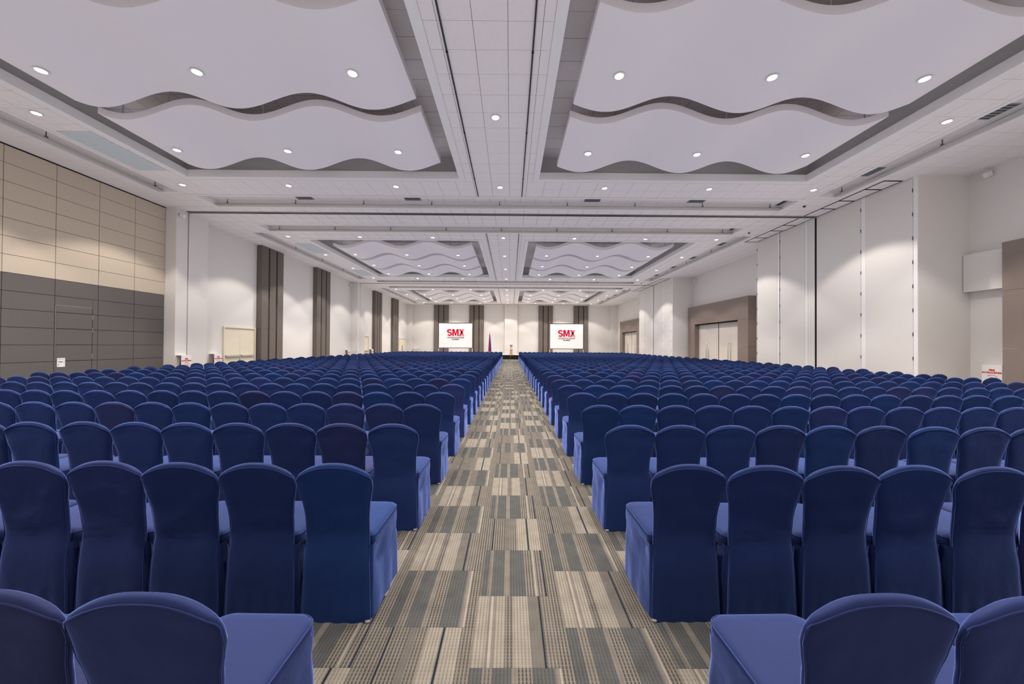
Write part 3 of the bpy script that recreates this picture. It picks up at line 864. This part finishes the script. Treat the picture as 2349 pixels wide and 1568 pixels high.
def skirt_mesh(n, zs, wr):
    P = outline(n, .204, .03, .502, .06, .02); rings = []
    for z in zs:
        t = 1 - z / .43; R = []
        for i, (x, y) in enumerate(P):
            d = Vector((x, y - .27)); nrm = d.normalized()
            amp = 0
            if wr is not None:
                s = math.atan2(d.x, d.y)
                amp = .005 * t * math.sin(9 * s + wr) + .003 * t * math.sin(17 * s + 2 * wr)
                amp -= .018 * math.exp(-((z - .33) / .07) ** 2) * math.exp(-((y - .14) / .08) ** 2) * (abs(x) > .15)
                amp -= .008 * math.exp(-((z - .20 - .5 * (y - .2)) / .05) ** 2) * (abs(x) > .15)
            R.append((x + nrm.x * amp + (x * .0), y + nrm.y * amp + .006 * t, z))
        rings.append(R)
    return loft(MB(), rings, False)

VS = [0, .04, .1, .17, .24, .31, .38, .44, .5, .55, .6, .65, .7, .75, .8, .84, .875, .9, .925, .945, .96, .975, .988, 1.0]
def finish(mb, name):
    me = mb.mesh(name, M['fabric'])
    bm = bmesh.new(); bm.from_mesh(me); bmesh.ops.remove_doubles(bm, verts=bm.verts, dist=.0004); bm.to_mesh(me); bm.free()
    me.polygons.foreach_set('use_smooth', [True] * len(me.polygons))
    return me
VARS = (0.7, 1.4, 2.3, 3.9)
BACKS = [finish(back_mesh(26, VS, wv), 'backrest') for wv in VARS]
SKIRTS = [finish(skirt_mesh(8, [.001, .03, .08, .14, .2, .26, .31, .35, .39, .43], wv), 'skirt') for wv in VARS]
SEAT = finish(seat_mesh(8), 'seat')
def back_outline(k=.988):
    P = [back_pt(k, v, -1, None) for v in VS[:-3]]
    P += [back_pt(k * math.cos(PI * i / 16), .972, -1, None) for i in range(1, 16)]
    P += [back_pt(-k, v, -1, None) for v in VS[:-3][::-1]]
    return [(x, y - .001, z) for x, y, z in P]
BPIPE = MB().tube(back_outline(), .0028, 5).mesh('piping', M['fabric'])
SPIPE = MB().tube([(x, y, .470) for x, y in inset(outline(8), .002)], .0035, 5, True).mesh('piping', M['fabric'])
FOOT = MB().lathe([(.014, .0), (.016, .010), (.012, .016)], 10).mesh('foot', M['foot'])

ROWS, Y0, YP = 35, 1.05, 1.02
COLS = {'left': [-.985 - .436 * i for i in range(23)], 'right': [1.02 + .432 * i for i in range(24)]}
def tint():
    q = rnd.random()
    b = (.007, .020, .090)
    if q < .08: b = (.012, .017, .072)
    elif q < .20: b = (.012, .022, .094)
    elif q < .34: b = (.005, .023, .100)
    k = rnd.uniform(.85, 1.12)
    return tuple(c * k for c in b) + (1,)
allc = []
for k in range(ROWS):
    for side, xs_ in COLS.items():
        for i, x in enumerate(xs_):
            px = x + rnd.uniform(-.002, .002); py = Y0 + YP * k + rnd.uniform(-.015, .015) + (rnd.uniform(-.02, .02) if k > 3 else 0) - (.045 if k == 0 else 0)
            rz = math.radians(rnd.uniform(-.4, .4)) + (math.radians(-1.2) if side == 'left' else math.radians(1.2)) * (1 if i == 0 and k < 5 else .2)
            p = [proj(px + dx, py, z) for dx in (-.2, .2) for z in (.9, .6)]
            seen = any(q and 0 < q[0] < 2349 and 0 < q[1] < 1568 for q in p)
            allc.append((not seen, k, abs(x), px, py, rz, side, i, tint(), rnd.randrange(4)))
allc.sort(key=lambda t: (t[0], t[1], t[2]))
hero = allc[:300]; mass = allc[300:]
last = max(t[1] for t in hero)
for _, k, _, px, py, rz, side, i, tn, vr in hero:
    pos = 'beside the aisle' if i == 0 else '%s from the aisle' % ORD[i]
    r = tag(empty('covered_chair', (px, py, 0), rz), 'navy cloth-covered chair %s, %s nearest row, %s block' % (pos, ORD[k], side), 'chair', 'blue covered banquet chairs in rows')
    if k == 0: r['label'] = 'navy cloth-covered chair %s, nearest row, %s block' % (pos, side)
    b = link('backrest', BACKS[vr], r); s = link('seat', SEAT, r); sk = link('skirt', SKIRTS[(vr + k) % 4], r)
    parts = [b, s, sk]
    if k < 6:
        parts += [link('piping', BPIPE, b), link('piping', SPIPE, s)]
    if k < 4:
        for sx in (-1, 1):
            f = link('foot', FOOT, r); f.location = (sx * .185, .016, 0)
    for q in parts: q.color = tn

lb = back_mesh(8, [0, .3, .52, .65, .78, .86, .92, .97, 1.0], None)
ls = seat_mesh(2); lk = skirt_mesh(2, [.001, .43], None)
verts0, faces0 = [], []
for m_ in (lb, ls, lk):
    n0 = len(verts0); verts0 += m_.v; faces0 += [tuple(n0 + i for i in f) for f in m_.f]
V, FA, TN = [], [], []
for _, k, _, px, py, rz, side, i, tn, vr in mass:
    c_, s_ = math.cos(rz), math.sin(rz); n0 = len(V)
    hz = 1 + rnd.uniform(-.008, .008); px += rnd.uniform(-.012, .012) * (k > 11)
    V += [(px + x * c_ - y * s_, py + x * s_ + y * c_, z * hz) for x, y, z in verts0]
    FA += [tuple(n0 + i for i in f) for f in faces0]
    TN += list(tn) * len(verts0)
me = bpy.data.meshes.new('far_chairs'); me.from_pydata(V, [], FA); me.materials.append(M['fabric_far'])
me.polygons.foreach_set('use_smooth', [True] * len(me.polygons))
at = me.color_attributes.new('tint', 'FLOAT_COLOR', 'POINT'); at.data.foreach_set('color', TN)
me.update()
o = link('far_chair_rows', me)
tag(o, 'farther rows of blue covered chairs filling both blocks toward the stage', 'chairs', kind='stuff')
